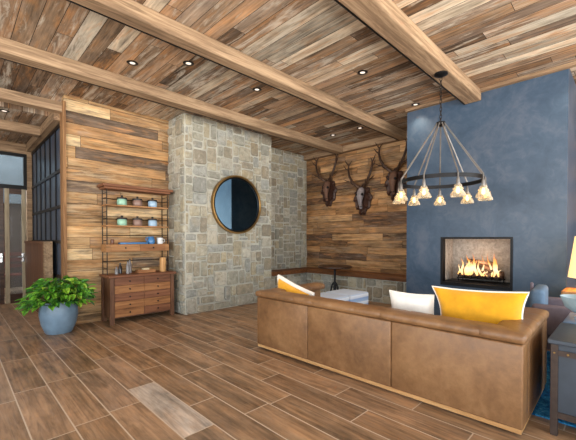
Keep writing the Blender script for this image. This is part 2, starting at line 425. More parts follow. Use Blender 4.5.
# blue plaster fireplace wall, built round the firebox opening
FX, FY0, FY1 = 5.35, .54, 2.60
OY0, OY1, OZ0, OZ1 = 1.10, 2.045, .585, 1.315
fb = bmesh.new()
bx(fb, FX, FX+.75, FY0, OY0, 0, H); bx(fb, FX, FX+.75, OY1, FY1, 0, H)
bx(fb, FX, FX+.75, OY0, OY1, 0, OZ0); bx(fb, FX, FX+.75, OY0, OY1, OZ1, H)
bx(fb, FX+.75, XE, FY0, FY1, 0, H)
struct('wall_fireplace', fb, 'plaster', 'smooth blue grey plaster chimney wall')
# beams
for i, (x0, x1, y0, y1) in enumerate([(RX0, 6.36, 4.625, 4.81), (RX0, 6.36, 3.10, 3.255), (RX0, 5.34, 1.495, 1.71), (RX0, 5.3, -.6, -.4)]):
    bm = bmesh.new(); bx(bm, x0, x1, y0, y1, 3.245, H, .012, 2)
    tb = struct('trim_%d' % (i+2), bm, 'beam', 'long squared timber beam across the plank ceiling', smooth=False)
    struct('edge_strip', box(x0, x1, y1, y1+.012, 3.243, 3.275), 'black', parent=tb)
struct('trim_6', box(6.36, XE, 2.60, 5.87, 3.27, H), 'beamY')
struct('trim_7', box(5.28, 5.35, -2.2, 2.60, 3.36, H), 'beamY')
struct('trim_8', box(6.40, XE, -2.2, .54, 3.2, H), 'beamY')
# entry hall: headers, door wall, black screen
struct('trim_9', box(RX0, 1.165, YW, 6.0, 3.145, 3.28), 'beam')
struct('trim_10', box(RX0, 1.12, 7.1, 7.25, 3.05, 3.2), 'beam')
bm = bmesh.new(); bx(bm, 1.09, 1.19, 6.0, 8.66, 3.05, 3.2); struct('trim_11', bm, 'beamY')
dw = bmesh.new(); bx(dw, RX0, 1.3, 8.65, 8.78, 3.0, 3.3); bx(dw, 1.105, 1.3, 8.65, 8.78, 0, 3.0); bx(dw, 1.19, 1.3, 6.4, 8.65, 3.05, H); bx(dw, RX0, .2, 8.65, 8.78, 0, 3.0)
struct('wall_hall', dw, 'beam')
w = struct('window_1', box(.24, 1.105, 8.66, 8.72, 2.28, 2.36), 'black')
fm = bmesh.new()
bx(fm, .2, 1.105, 8.65, 8.73, 2.94, 3.0); bx(fm, .2, .25, 8.65, 8.73, 2.36, 2.94); bx(fm, 1.05, 1.105, 8.65, 8.73, 2.36, 2.94)
struct('window_frame', fm, 'black', parent=w); struct('window_pane', box(.25, 1.05, 8.685, 8.695, 2.36, 2.94), 'pane', parent=w)
def door(n, x0, x1, hx, mat):
    bm = bmesh.new(); s = .07
    bx(bm, x0, x0+s, 8.66, 8.71, 0, 2.28, .004); bx(bm, x1-s, x1, 8.66, 8.71, 0, 2.28, .004)
    pass
    d = struct('door_%d' % n, bm, mat)
    struct('door_pane', box(x0+s, x1-s, 8.682, 8.69, .18, 2.18), 'pane', parent=d)
    struct('door_rail', box(x0+s, x1-s, 8.66, 8.71, 0, .18), 'darkwood', parent=d)
    struct('door_head', box(x0+s, x1-s, 8.66, 8.71, 2.18, 2.28), 'darkwood', parent=d)
    hm = bmesh.new(); bx(hm, hx-.02, hx+.02, 8.645, 8.66, .82, 1.0, .004); tube(hm, [(hx, 8.65, .91), (hx, 8.60, .91), (hx-.09, 8.60, .91)], .011)
    struct('door_handle', hm, 'chrome', parent=d)
door(1, .75, 1.085, 1.03, 'paledoor'); door(2, .22, .735, .69, 'darkwood')
# vestibule behind the glass
struct('wall_backdrop', box(RX0, 1.9, 11.2, 11.4, 2.2, 3.5), 'backdrop_grey')  # grey wall added to fill the transom view in place of white sky
v = bmesh.new(); bx(v, RX0, 1.9, 11.4, 11.5, 0, 3.5); bx(v, 1.8, 1.9, 8.78, 11.4, 0, 3.3); struct('wall_vestibule', v, 'darkwall')
# black steel screen between hall and room
scr = struct('window_2', box(1.20, 1.215, 6.01, 8.65, 0.0, 3.05), 'curtain')
fm = bmesh.new()
for k in range(7): y = 6.03 + k*.43; bx(fm, 1.183, 1.20, y-.022, y+.022, 0, 3.05)
for z in (.06, .70, 1.24, 1.78, 2.33, 3.02): bx(fm, 1.178, 1.198, 6.01, 8.65, z-.025, z+.025)
struct('window_frame', fm, 'black', parent=scr)
hw = bmesh.new(); bx(hw, 1.06, 1.145, 6.62, 8.63, .0, 1.20); bx(hw, 1.045, 1.15, 6.60, 8.64, 1.2, 1.245)
half = struct('wall_screen', hw, 'walnutZ', 'low wooden half wall beside the hall screen')
struct('end_post', box(1.04, 1.148, 6.5, 6.62, 0, 1.245), 'beamY', parent=half)
# walls behind the camera with wide window openings (daylight comes in here)
def opening_wall(name, axis, c, a0, a1, holes, z0=.25, z1=3.1, t=.15):
    bm = bmesh.new(); cuts = [a0]
    def b(p, q, r, s):
        if q-p < 1e-4: return
        if axis == 'Y': bx(bm, p, q, c-t, c, r, s)
        else: bx(bm, c-t, c, p, q, r, s)
    cur = a0
    for h0, h1 in holes:
        b(cur, h0, 0, H); b(h0, h1, 0, z0); b(h0, h1, z1, H); cur = h1
    b(cur, a1, 0, H); struct(name, bm, 'wallplain')
opening_wall('wall_front', 'Y', RY0, RX0, 6.65, [(-2.4, -.1), (.3, 2.9), (3.2, 6.0)])
opening_wall('wall_side', 'X', RX0, RY0, 8.7, [(-2.4, -1.0), (-.6, 1.7), (2.0, 4.6)])
opening_wall('wall_right', 'X', XE+.15, RY0, -2.2, [])
S.world = bpy.data.worlds.new('overcast_sky'); S.world.use_nodes = True
bg = S.world.node_tree.nodes['Background']; bg.inputs[0].default_value = (.86, .94, 1.0, 1); bg.inputs[1].default_value = 3.2
wt = S.world.node_tree; tc = wt.nodes.new('ShaderNodeTexCoord'); sx = wt.nodes.new('ShaderNodeSeparateXYZ'); wr = wt.nodes.new('ShaderNodeValToRGB')
wt.links.new(tc.outputs['Generated'], sx.inputs[0]); wt.links.new(sx.outputs[2], wr.inputs[0]); wt.links.new(wr.outputs[0], bg.inputs[0])
# bright overcast sky above a brighter lower half, added to light the ceiling
wr.color_ramp.elements[0].position = 0.; wr.color_ramp.elements[0].color = (1.9, 1.82, 1.72, 1)
wr.color_ramp.elements[1].position = .02; wr.color_ramp.elements[1].color = (.86, .94, 1., 1)
def portal(loc, rot, sx, sy):
    o = lamp('window_daylight', 'AREA', loc, 1, (255,255,255), shape='RECTANGLE', size=sx, size_y=sy); o.rotation_euler = rot
    o.data.cycles.is_portal = True
for a, b in [(-2.4, -.1), (.3, 2.9), (3.2, 6.0)]: portal(((a+b)/2, RY0-.02, 1.675), (R(90), 0, 0), b-a, 2.85)
for a, b in [(-2.4, -1.0), (-.6, 1.7), (2.0, 4.6)]: portal((RX0-.02, (a+b)/2, 1.675), (R(90), 0, R(-90)), b-a, 2.85)

# ------------------------------------------------------------------ fireplace insert
fp = thing('fireplace', 'square black framed gas fireplace burning in the blue plaster wall', 'fireplace', (FX, (OY0+OY1)/2, OZ0))
hw_, hh = (OY1-OY0)/2, OZ1-OZ0
bm = bmesh.new(); t_ = .03
bx(bm, -.012, .10, -hw_, -hw_+t_, 0, hh); bx(bm, -.012, .10, hw_-t_, hw_, 0, hh)
bx(bm, -.012, .10, -hw_+t_, hw_-t_, hh-t_, hh); bx(bm, -.012, .10, -hw_+t_, hw_-t_, 0, .05)
obj('frame', bm, 'black', fp)
bm = bmesh.new()
bx(bm, .46, .48, -hw_+.002, hw_-.002, 0.002, hh-.002); bx(bm, .10, .46, -hw_+.002, -hw_+.02, .002, hh-.002); bx(bm, .10, .46, hw_-.02, hw_-.002, .002, hh-.002)
bx(bm, .10, .46, -hw_+.02, hw_-.02, hh-.02, hh-.002)
obj('firebrick_lining', bm, 'firebrick', fp); obj('burner_tray', box(.10, .46, -hw_+.02, hw_-.02, .002, .06), 'black', fp)
gr = thing('fire_grate', 'black iron grate holding the burning logs', 'grate', (FX+.28, 1.57, OZ0+.06))
bm = bmesh.new()
for k in range(7): y = -.27+k*.09; tube(bm, [(-.12, y, .10), (-.12, y, .05), (.12, y, .05), (.14, y, .10)], .008, 6)
tube(bm, [(-.1, -.3, .05), (-.1, .3, .05)], .009, 6); tube(bm, [(.1, -.3, .05), (.1, .3, .05)], .009, 6)
obj('bars', bm, 'black', gr)
for y in (-.28, .28):
    for x in (-.1, .1): obj('leg', tube_bm([(x, y, 0), (x, y, .05)], .009, seg=6), 'black', gr)
logs = [((-.06, -.30, .115), (-.02, .28, .115), .05, 'thick charred log along the front of the grate'),
        ((.10, -.28, .115), (.08, .30, .12), .05, 'charred log at the back of the grate'),
        ((-.12, -.20, .17), (.12, -.02, .235), .04, 'short log laid crosswise on the right of the fire'),
        ((-.10, .24, .18), (.12, .06, .235), .04, 'short log laid crosswise on the left of the fire'),
        ((-.02, -.16, .275), (.10, .20, .30), .034, 'thin log resting on top of the burning pile')]
for i, (a, b, r_, lb) in enumerate(logs):
    a, b = Vector(a), Vector(b); pts = [a.lerp(b, k/6)+Vector((rnd.uniform(-.006, .006), 0, rnd.uniform(-.006, .006))) for k in range(7)]
    bm = tube_bm(pts, [r_*rnd.uniform(.85, 1.1) for _ in pts], seg=10)
    tag(obj('fire_log', bm, 'log', None, True, (FX+.28, 1.57, OZ0+.06)), lb, 'log', 'logs in the fireplace')
bm = bmesh.new(); fr_ = random.Random(5)
for k in range(24):
    y = fr_.uniform(-.30, .30); x = fr_.uniform(-.13, .06); hgt = fr_.uniform(.10, .40)*fr_.uniform(.5, 1)*(1.1-abs(y+.02)*1.2); w_ = fr_.uniform(.010, .024)
    sw = fr_.uniform(-.05, .05); ph = fr_.uniform(0, 6)
    pts = [(x+.01*math.sin(ph+q*4), y+sw*q+.018*math.sin(ph+q*6), .0+hgt*q) for q in [i/7 for i in range(8)]]
    tube(bm, pts, [w_*s for s in (.55, .95, 1., .85, .65, .42, .2, .02)], 7)
tag(obj('fire', bm, 'flame', None, True, (FX+.26, 1.57, OZ0+.16)), 'orange and white flames rising from the logs in the fireplace', 'fire', None, 'stuff')
lamp('fire_glow', 'POINT', (FX+.2, 1.57, OZ0+.35), 3, (255,205,160), None, shadow_soft_size=.12)

# ------------------------------------------------------------------ stone and timber bench
bn = thing('bench', 'built-in corner bench of stone with dark timber seat below the antlers', 'bench', (6.05, 5.45, 0))
def shell(pts, z0, z1, bev=0):
    bm = bmesh.new(); vs = [bm.verts.new((p[0], p[1], z0)) for p in pts]; f = bm.faces.new(vs)
    r_ = bmesh.ops.extrude_face_region(bm, geom=[f]); bmesh.ops.translate(bm, verts=[q for q in r_['geom'] if isinstance(q, bmesh.types.BMVert)], vec=(0, 0, z1-z0))
    if bev: bmesh.ops.bevel(bm, geom=list(bm.edges), offset=bev, segments=2, affect='EDGES')
    return bm
# local coordinates: inner corner of the seat edge at (0,0); far wall at x=.45, recess wall at y=.385
ex, ey = XE-6.05-.002, YW-5.45-.03
obj('seat', shell([(-1.24, 0), (0, 0), (0, 2.605-5.45), (ex, 2.605-5.45), (ex, ey), (-1.24, ey)], .47, .56, .006), 'benchwood', bn)
obj('base', shell([(-1.22, .06), (.06, .06), (.06, 2.61-5.45), (ex, 2.61-5.45), (ex, ey), (-1.22, ey)], 0, .469), 'mortar', bn)
sb = bmesh.new(); stones(sb, (-1.22, .06, 0), (1,0,0), (0,-1,0), 1.28, .465, .075, STONE, rs)
stones(sb, (.06, .06, 0), (0,-1,0), (-1,0,0), 2.88, .465, .075, STONE, rs); obj('stone_facing', sb, 'stone', bn)

# ------------------------------------------------------------------ round mirror
MIRROR_TURN = R(-1.4)
mr = thing('round_mirror', 'round brass rimmed mirror hanging on the stone wall', 'mirror', (3.825, 5.218, 1.925), MIRROR_TURN)
def ring_prof(name, prof, mat, parent, seg=64):
    bm = lathe_bm(prof, seg); bmesh.ops.rotate(bm, verts=bm.verts, cent=(0,0,0), matrix=Matrix.Rotation(R(90), 3, 'X')); return obj(name, bm, mat, parent, True)
ring_prof('frame', [(.505, -.03), (.545, -.03), (.55, .02), (.545, .05), (.525, .052), (.52, .045), (.505, .02), (.505, -.03)], 'bronze', mr)
ring_prof('rim', [(.485, .0), (.507, .0), (.507, .04), (.5, .04), (.485, .022), (.485, 0)], 'black', mr)
ring_prof('glass', [(0, .018), (.49, .018), (.49, .0), (0, .0)], 'mirror', mr)

# ------------------------------------------------------------------ antler mounts
def antler(side, k=1.):
    bm = bmesh.new(); s = side
    # local: x out from the wall (negative X world handled by rotation), y sideways, z up
    main = [(.07, .05*s, .24), (.12, .11*s, .29), (.15, .19*s, .37), (.16, .26*s, .50), (.15, .30*s, .64), (.13, .30*s, .76), (.10, .24*s, .86)]
    tube(bm, main, [.034, .032, .03, .027, .023, .017, .005], 8)
    def tine(i, d, L):
        a = Vector(main[i]); d = Vector(d).normalized(); tube(bm, [a, a+d*L*.5, a+d*L+Vector((0, 0, .04))], [.018, .013, .003], 7)
    tine(1, (.8, .6*s, .35), .20); tine(2, (.2, .95*s, .2), .22); tine(4, (.3, .8*s, .7), .15); tine(5, (.2, .75*s, .8), .14)
    return bm
def plaque_bm():
    bm = bmesh.new(); out = []
    N = 44
    for k in range(N):
        a = 2*math.pi*k/N; y = math.sin(a); z = math.cos(a)
        wv = .15+.035*math.cos(2*a)-.02*z; r_ = 1+.09*math.cos(a*9)
        wv = (.22 if z > 0 else .22-.085*(-z)**1.5)
        out.append((wv*y*r_, .32*z*r_ - .03))
    for x, sc in ((.0, 1.), (.03, 1.), (.05, .82)):
        pass
    rings = [[bm.verts.new((x, p[0]*sc, p[1]*sc)) for p in out] for x, sc in ((0, 1), (.03, 1), (.055, .85), (.045, .7))]
    for a, b in zip(rings, rings[1:]):
        for k in range(N): bm.faces.new((a[k], a[(k+1) % N], b[(k+1) % N], b[k]))
    bm.faces.new(rings[-1]); bm.faces.new(rings[0][::-1])
    for k in range(10):  # carved leaves round the rim
        a = 2*math.pi*(k+.5)/10; y, z = .20*math.sin(a)*(1 if math.cos(a) > 0 else 1-.4*abs(math.cos(a))), .30*math.cos(a)-.03
        tube(bm, [(.035, y*.75, z*.75), (.07, y*.98, z*.98), (.05, y*1.15, z*1.15)], [.03, .035, .008], 6)
    return bm
def skull_bm():
    bm = bmesh.new(); sect = [(.30, .05, .05, .06), (.26, .085, .07, .08), (.18, .10, .085, .10), (.10, .105, .085, .12), (.02, .085, .075, .135), (-.08, .06, .055, .135), (-.17, .05, .042, .12), (-.25, .048, .035, .10), (-.29, .03, .02, .085)]
    rings = []
    for z, w_, d, x in sect:
        rings.append([bm.verts.new((.02+.85*(x+d*math.cos(2*math.pi*k/14)), .85*w_*math.sin(2*math.pi*k/14), .8*z)) for k in range(14)])
    for a, b in zip(rings, rings[1:]):
        for k in range(14): bm.faces.new((a[k], a[(k+1) % 14], b[(k+1) % 14], b[k]))
    bm.faces.new(rings[0][::-1]); bm.faces.new(rings[-1])
    return bm
def mount(loc, rz, label, bone):
    m_ = thing('antler_mount', label, 'antler mount', loc, rz, 'mounted antler skulls on the plank wall')
    obj('plaque', plaque_bm(), 'plaque', m_, True); sk = obj('skull', skull_bm(), bone, m_, True)
    for s in (-1, 1):
        for r_, c in ((.032, (.155, .066*s, .08)), (.016, (.128, .02*s, -.18))):
            bm = bmesh.new(); bmesh.ops.create_icosphere(bm, subdivisions=2, radius=r_, matrix=Matrix.Translation(c)); obj('socket', bm, 'black', sk, True)
    for s in (-1, 1): obj('antler', antler(s), 'antler', m_, True)
    return m_
mz = 2.29
mount((XE, 5.12, 2.42), R(180), 'antlered skull mount highest on the plank wall beside the stone', 'bone')
mount((XE, 4.17, 2.17), R(180), 'lower antlered skull mount in the middle of the plank wall', 'bonegrey')
mount((XE, 3.40, 2.42), R(180), 'antlered skull mount on the plank wall beside the blue chimney', 'bone')

# ------------------------------------------------------------------ recessed lights
LT = [(1.563,4.223,'recessed ceiling light nearest the plank wall between the two left beams'),(2.044,3.756,'recessed ceiling light in the middle of the three in line over the floor'),
      (3.088,3.732,'recessed ceiling light above the stone pillar side of the middle beam'),(3.723,2.407,'recessed ceiling light alone between the middle beam and the chandelier beam'),
      (5.202,2.392,'recessed ceiling light in front of the blue wall left corner'),(5.16,.40,'recessed ceiling light at the right end of the blue wall'),
      (5.543,4.28,'recessed ceiling light over the corner bench nearer the stone'),(5.557,3.645,'recessed ceiling light over the antler wall nearer the blue wall')]
first = None
for x, y, lb in LT:
    if first is None:
        first = thing('recessed_light', lb, 'ceiling light', (x, y, H+.001), 0, 'recessed lights in the plank ceiling')
        obj('trim_ring', lathe_bm([(.032, -.004), (.062, -.004), (.066, -.001), (.066, 0), (.032, 0), (.032, -.004)], 24), 'black', first, True)
        obj('lens', lathe_bm([(0, -.0025), (.032, -.0025), (.032, 0), (0, 0)], 20), 'downglow', first)
        l = lamp('downlight', 'SPOT', (0, 0, -.02), 16, (255,232,200), first, spot_size=R(105), spot_blend=.8, shadow_soft_size=.05)
    else: dup(first, (x, y, H+.001), lb)
# hall downlights beyond the header
hl = dup(first, (.58, 6.6, 3.2), 'recessed light in the entry hall ceiling near the header'); dup(first, (.3, 7.9, 3.2), 'recessed light in the entry hall ceiling by the glass door')

# ------------------------------------------------------------------ chandelier
cx0, cy0 = 4.13, 1.59
ch = thing('chandelier', 'iron ring chandelier of glass insulator lamps hanging from the beam', 'chandelier', (cx0, cy0, 1.97))
zt = 3.245-1.97
obj('canopy', lathe_bm([(0, zt), (.075, zt), (.075, zt-.018), (.05, zt-.03), (.015, zt-.045), (0, zt-.045)], 24), 'black', ch, True)
zh = .70
bm = bmesh.new(); n = 12
for k in range(n):
    z0 = zt-.045-(zt-.045-zh)*(k+.5)/n; L = (zt-.045-zh)/n*.68; pts = []
    for q in range(13):
        a = 2*math.pi*q/12; p = (.012*math.cos(a), 0, L*math.sin(a)); p = p if k % 2 else (0, p[0], p[2]); pts.append((p[0], p[1], z0+p[2]))
    tube(bm, pts, .004, 5)
obj('chain', bm, 'iron', ch, True)
obj('hub', lathe_bm([(0, zh+.02), (.02, zh+.015), (.05, zh), (.05, zh-.03), (.02, zh-.05), (0, zh-.05)], 20), 'black', ch, True)
RR = .455; RP = .485
obj('ring', lathe_bm([(RR-.006, -.022), (RR+.006, -.022), (RR+.006, .022), (RR-.006, .022), (RR-.006, -.022)], 72), 'black', ch, True)
view = math.atan2(-cy0, -cx0)
prof = [(.016, 0), (.03, -.006), (.038, -.022), (.036, -.036), (.05, -.046), (.053, -.058), (.043, -.066), (.056, -.078), (.072, -.105), (.077, -.128), (.072, -.135), (.066, -.128), (.05, -.085), (.034, -.05), (.024, -.022), (.012, -.008)]
for k in range(9):
    a = view + R(20.5+40*k); x, y = RP*math.cos(a), RP*math.sin(a)
    obj('cable', tube_bm([(.04*math.cos(a), .04*math.sin(a), zh-.01), (x, y, .02)], .0085, seg=6), 'rod', ch, True)
    p = obj('pendant', lathe_bm(prof, 24, (0, 0, 0)), 'insul', ch, True, (x, y, -.10))
    obj('socket', lathe_bm([(0, .12), (.007, .12), (.007, .07), (.014, .06), (.017, .04), (.019, .0), (.019, -.03), (0, -.03)], 14), 'rod', p, True)
    obj('bulb', lathe_bm([(0, -.028), (.010, -.032), (.019, -.06), (.021, -.078), (.013, -.098), (0, -.105)], 14), 'bulb', p, True)
    l = lamp('bulb_light', 'POINT', (0, 0, -.075), .8, (255,206,140), p, shadow_soft_size=.03)

# ------------------------------------------------------------------ sofa
ang = R(1.0)
so = thing('sofa', 'long tan leather sofa with its low back towards us', 'sofa', (2.605, .472, 0), ang)
SL, SD = 2.63, 1.02     # local: x forward from the back, y along the length
def rolled(path, zc, hw, hh, seams, closed=False):
    """padded rail: rounded section swept along a path on the floor plan, pinched at the stitched seams"""
    bm = bmesh.new(); pts = [Vector(p) for p in path]; segs = []
    for i in range(len(pts)-1):
        L = (pts[i+1]-pts[i]).length; n = max(2, int(L/.02)); segs += [(i, k/n) for k in range(n)]
    segs.append((len(pts)-2, 1.))
    rings = []; acc = [0]
    for i in range(len(pts)-1): acc.append(acc[-1]+(pts[i+1]-pts[i]).length)
    def offs(i):  # mitre normal at vertex i
        d0 = (pts[i]-pts[i-1]).normalized() if i > 0 else None
        d1 = (pts[i+1]-pts[i]).normalized() if i < len(pts)-1 else None
        n0 = Vector((-d0.y, d0.x)) if d0 else None; n1 = Vector((-d1.y, d1.x)) if d1 else None
        if n0 is None: return n1
        if n1 is None: return n0
        m = (n0+n1).normalized(); return m/m.dot(n0)
    mit = [offs(i) for i in range(len(pts))]
    for i, t in segs:
        p = pts[i].lerp(pts[i+1], t); n_ = mit[i].lerp(mit[i+1], t); s = acc[i]+(acc[i+1]-acc[i])*t
        dm = min([abs(s-q) for q in seams]+[9]); pin = 1-.09*math.exp(-(dm/.012)**2); puff = 1+.04*min(1, dm/.12)
        ring = []
        for k in range(20):
            a = 2*math.pi*k/20; c, s_ = math.cos(a), math.sin(a); e = .62
            ux = hw*math.copysign(abs(c)**e, c)*(pin if c < 0 or True else 1); uz = hh*math.copysign(abs(s_)**e, s_)
            uz = uz*pin*puff if uz > 0 else uz
            ring.append(bm.verts.new((p.x+n_.x*ux, p.y+n_.y*ux, zc+uz)))
        rings.append(ring)
    for a, b in zip(rings, rings[1:]):
        for k in range(20): bm.faces.new((a[k], a[(k+1) % 20], b[(k+1) % 20], b[k]))
    bm.faces.new(rings[0][::-1]); bm.faces.new(rings[-1]); return bm
bm = bmesh.new()
ys = [.0, .92, 1.84, SL]
for a, b in zip(ys, ys[1:]): bx(bm, .0, .2, a+.0015, b-.0015, .05, .605, .012, 3)
obj('back_panel', bm, 'leather', so, True)
for y0, y1 in ((0, .15), (SL-.15, SL)): obj('arm_panel', box(.202, SD, y0, y1, .05, .605, bev=.012, seg=3), 'leather', so, True)
hwid = .112
seam = [.23+.235*k for k in range(20)]
obj('padded_rail', rolled([(SD+.01, .1), (.1, .1), (.1, SL-.1), (SD+.01, SL-.1)], .642, hwid, .042, seam), 'leather', so, True)
obj('plinth', box(.01, SD-.02, .01, SL-.01, .02, .052), 'plinth', so)
bm = bmesh.new()
for x in (.06, SD-.12):
    for y in (.06, SL-.12): pass
for x in (.06, SD-.12):
    for y in (.06, SL-.12): obj('foot', box(x, x+.06, y, y+.06, 0 if x < .3 else .0125, .02), 'black', so)
obj('seat_base', box(.2, SD-.02, .15, SL-.15, .05, .27), 'leather', so)
for k in range(3):
    w_ = (SL-.3)/3; y0 = .15+k*w_
    obj('seat_cushion', box(.36, SD+.02, y0+.004, y0+w_-.004, .27, .43, bev=.04, seg=4), 'leather', so, True)
    obj('back_cushion', box(.2, .31, y0+.004, y0+w_-.004, .43, .625, bev=.04, seg=4), 'leather', so, True)

def cushion(w, h, t, n=18, wr=.006, seed=0, pc=.08):
    """knife-edged cushion standing in its local y-z plane, x is thickness; material 0 front (+x), 1 back (-x)"""
    bm = bmesh.new(); g = {}
    for sd in (1, -1):
        for i in range(n+1):
            for j in range(n+1):
                u, v = 2*i/n-1, 2*j/n-1
                edge = abs(u) == 1 or abs(v) == 1
                if edge and sd == -1: g[(sd, i, j)] = g[(1, i, j)]; continue
                pin = 1-.07*(1-abs(v))*abs(u)**3 if abs(u) > abs(v) else 1
                y = w/2*u*(1-pc*(1-v*v)*abs(u)**2); z = h/2*v*(1-.08*(1-u*u)*abs(v)**2)
                th = t/2*((1-u**4)*(1-v**4))**.55
                x = sd*th+wr*mnoise.noise(Vector((u*2.2+seed, v*2.2, sd*3)))*(0 if edge else 1)
                g[(sd, i, j)] = bm.verts.new((x, y, z))
        for i in range(n):
            for j in range(n):
                q = [g[(sd, i, j)], g[(sd, i+1, j)], g[(sd, i+1, j+1)], g[(sd, i, j+1)]]
                f = bm.faces.new(q if sd == 1 else q[::-1]); f.material_index = 0 if sd == 1 else 1
    return bm
def piping(w, h, r_, pc=.08):
    bm = bmesh.new(); pts = []; n = 14
    for a in range(4):
        for k in range(n):
            t = 2*k/n-1; u, v = [(t, -1), (1, t), (-t, 1), (-1, -t)][a]
            pts.append((0, w/2*u*(1-pc*(1-v*v)*abs(u)**2), h/2*v*(1-.08*(1-u*u)*abs(v)**2)))
    pts.append(pts[0]); tube(bm, pts, r_, 8, False); return bm
def cush(label, w, h, t, mats, loc, rot, seed, pip='white', pr=.007, pc=.08):
    c = thing('cushion', label, 'cushion', loc, 0, 'throw cushions on the sofa'); c.rotation_euler = rot
    obj('cover', cushion(w, h, t, seed=seed, pc=pc), mats, c, True); obj('piping', piping(w, h, pr, pc), pip, c, True)
    return c
cush('large mustard velvet cushion leaning on the sofa back nearest us', .71, .45, .17, ['white', 'yellow'], (3.06, .865, .664), (R(-2), R(-10), R(1)), 1, 'white', .007, .16)
cush('white cushion beside the large mustard cushion on the sofa', .42, .37, .15, ['white', 'white'], (3.06, 1.43, .61), (0, R(-10), R(3)), 5)
cush('two sided mustard and white cushion slumped at the far sofa end', .62, .34, .19, ['white', 'yellow'], (2.945, 2.86, .575), (R(14), R(-8), R(-6)), 9, 'white', .026)

# ------------------------------------------------------------------ ottomans, pedestal table
ot = thing('ottoman', 'blue and white striped cube ottoman nearer the sofa', 'ottoman', (3.92, 3.15, 0), 0, 'striped cube ottomans')
obj('cushion_cube', box(-.25, .25, -.25, .25, .02, .45, bev=.03, seg=4), 'stripe', ot, True)
for x in (-.2, .2):
    for y in (-.2, .2): obj('foot', lathe_bm([(0, .025), (.02, .025), (.018, 0), (0, 0)], 10, (x, y, 0)), 'black', ot)
dup(ot, (4.445, 3.15, 0), 'blue and white striped cube ottoman nearer the corner bench')
pt = thing('pedestal_table', 'small round dark pedestal table in front of the corner bench', 'table', (5.77, 4.40, 0))
obj('table_top', lathe_bm([(0, .665), (.34, .665), (.36, .68), (.36, .70), (.345, .712), (0, .712)], 40), 'darkwood', pt, True)
obj('post', lathe_bm([(0, .665), (.07, .665), (.07, .65), (.024, .63), (.022, .38), (.034, .35), (.03, .12), (0, .12)], 16), 'black', pt, True)
for k in range(3):
    a = R(30+120*k); c, s = math.cos(a), math.sin(a)
    obj('leg', tube_bm([(.02*c, .02*s, .36), (.06*c, .06*s, .31), (.085*c, .085*s, .2), (.14*c, .14*s, .06), (.22*c, .22*s, .012)], [.014, .02, .018, .016, .012]), 'black', pt, True)

# ------------------------------------------------------------------ hutch
hu = thing('hutch', 'tall walnut drawer cabinet with open iron shelves against the plank wall', 'cabinet', (1.66, 5.40, 0))
W_, D_ = 1.0, .43
obj('cabinet_body', box(.02, W_-.02, .03, D_, .085, .70), 'walnutZ', hu)
obj('countertop', box(-.025, W_+.03, -.02, D_+.005, .70, .735, bev=.005), 'walnut', hu)
for x in (.0, W_-.06):
    for y in (.0, D_-.06): obj('leg', box(x, x+.06, y, y+.06, 0, .70, bev=.004), 'walnutZ', hu)
cols = ['walnut', 'walnut_tan', 'walnut', 'walnut_tan', 'walnut_tan'], ['walnut', 'walnut_tan', 'walnut', 'walnut_tan', 'walnut']
for c in (0, 1):
    x0 = .065+c*.4375; x1 = x0+.4325
    for k in range(5):
        z1 = .695-k*.119; z0 = z1-.115
        d = obj('drawer', box(x0, x1, .008, .03, z0, z1, bev=.003), cols[c][k], hu)
        bm = lathe_bm([(0, .02), (.011, .018), (.013, .01), (.006, .004), (.006, 0), (0, 0)], 12); bmesh.ops.rotate(bm, verts=bm.verts, cent=(0,0,0), matrix=Matrix.Rotation(R(90), 3, 'X'))
        obj('knob', bm, 'black', d, True, ((x0+x1)/2, .008, (z0+z1)/2))
for x in (.02, .98):
    for y in (.20, .41): obj('post', box(x-.006, x+.006, y-.006, y+.006, .735, 2.05), 'iron', hu)
for z in (1.795, 1.475): obj('shelf', box(.012, .988, .19, .42, z, z+.022, bev=.003), 'shelfwood', hu)
tr = obj('tray_shelf', box(.0, 1.0, .185, .42, 1.085, 1.20, bev=.003), 'shelfwood', hu)
for c in (0, 1):
    d = obj('drawer', box(.07+c*.44, .49+c*.44, .175, .185, 1.092, 1.193, bev=.002), ['walnut_tan', 'shelfwood'][1-c], hu)
    bm = lathe_bm([(0, .02), (.011, .018), (.013, .01), (.006, .004), (.006, 0), (0, 0)], 12); bmesh.ops.rotate(bm, verts=bm.verts, cent=(0,0,0), matrix=Matrix.Rotation(R(90), 3, 'X'))
    obj('knob', bm, 'black', d, True, (.28+c*.44, .175, 1.143))
bm = bmesh.new(); bx(bm, -.05, 1.05, .13, .445, 2.085, 2.125, .006); bx(bm, -.02, 1.02, .16, .44, 2.05, 2.085, .01)
obj('crown', bm, 'walnut', hu)
bm = bmesh.new()
for z in (1.34, 1.92, 1.60, .93):
    tube(bm, [(.02, .41, z), (.98, .41, z)], .006, 6)
    for x in (.02, .98): tube(bm, [(x, .20, z), (x, .41, z)], .006, 6)
for z in (1.70, 1.99, 1.26, .83):
    for x in (.02, .98): tube(bm, [(x, .20, z), (x, .41, z)], .006, 6)
obj('rail', bm, 'iron', hu)
# jars
def jar(name, loc, r_, h, fill, lid, label, cat, group):
    t = thing(name, label, cat, loc, 0, group)
    obj('body', lathe_bm([(0, 0), (r_*.86, 0), (r_, h*.08), (r_, h*.5), (r_*.86, h*.62), (0, h*.62)], 20), fill, t, True)
    if lid: obj('lid', lathe_bm([(0, h*.62), (r_*1.08, h*.62), (r_*1.1, h*.68), (r_*1.02, h*.78), (r_*.25, h*.82), (r_*.22, h*.9), (r_*.3, h*.95), (r_*.2, h), (0, h)], 20), lid, t, True)
    return t
for z, nm in ((1.497, 'lower'), (1.817, 'upper')):
    for x, f, ds in ((.27, 'mint', 'mint green'), (.51, 'brownjar', 'brown and white'), (.76, 'paleblue', 'pale blue')):
        jar('jar', (1.66+x, 5.40+.29, z), .072, .16, f, 'lid', '%s lidded jar on the %s open shelf of the hutch' % (ds, nm), 'jar', 'lidded jars on the hutch shelves')
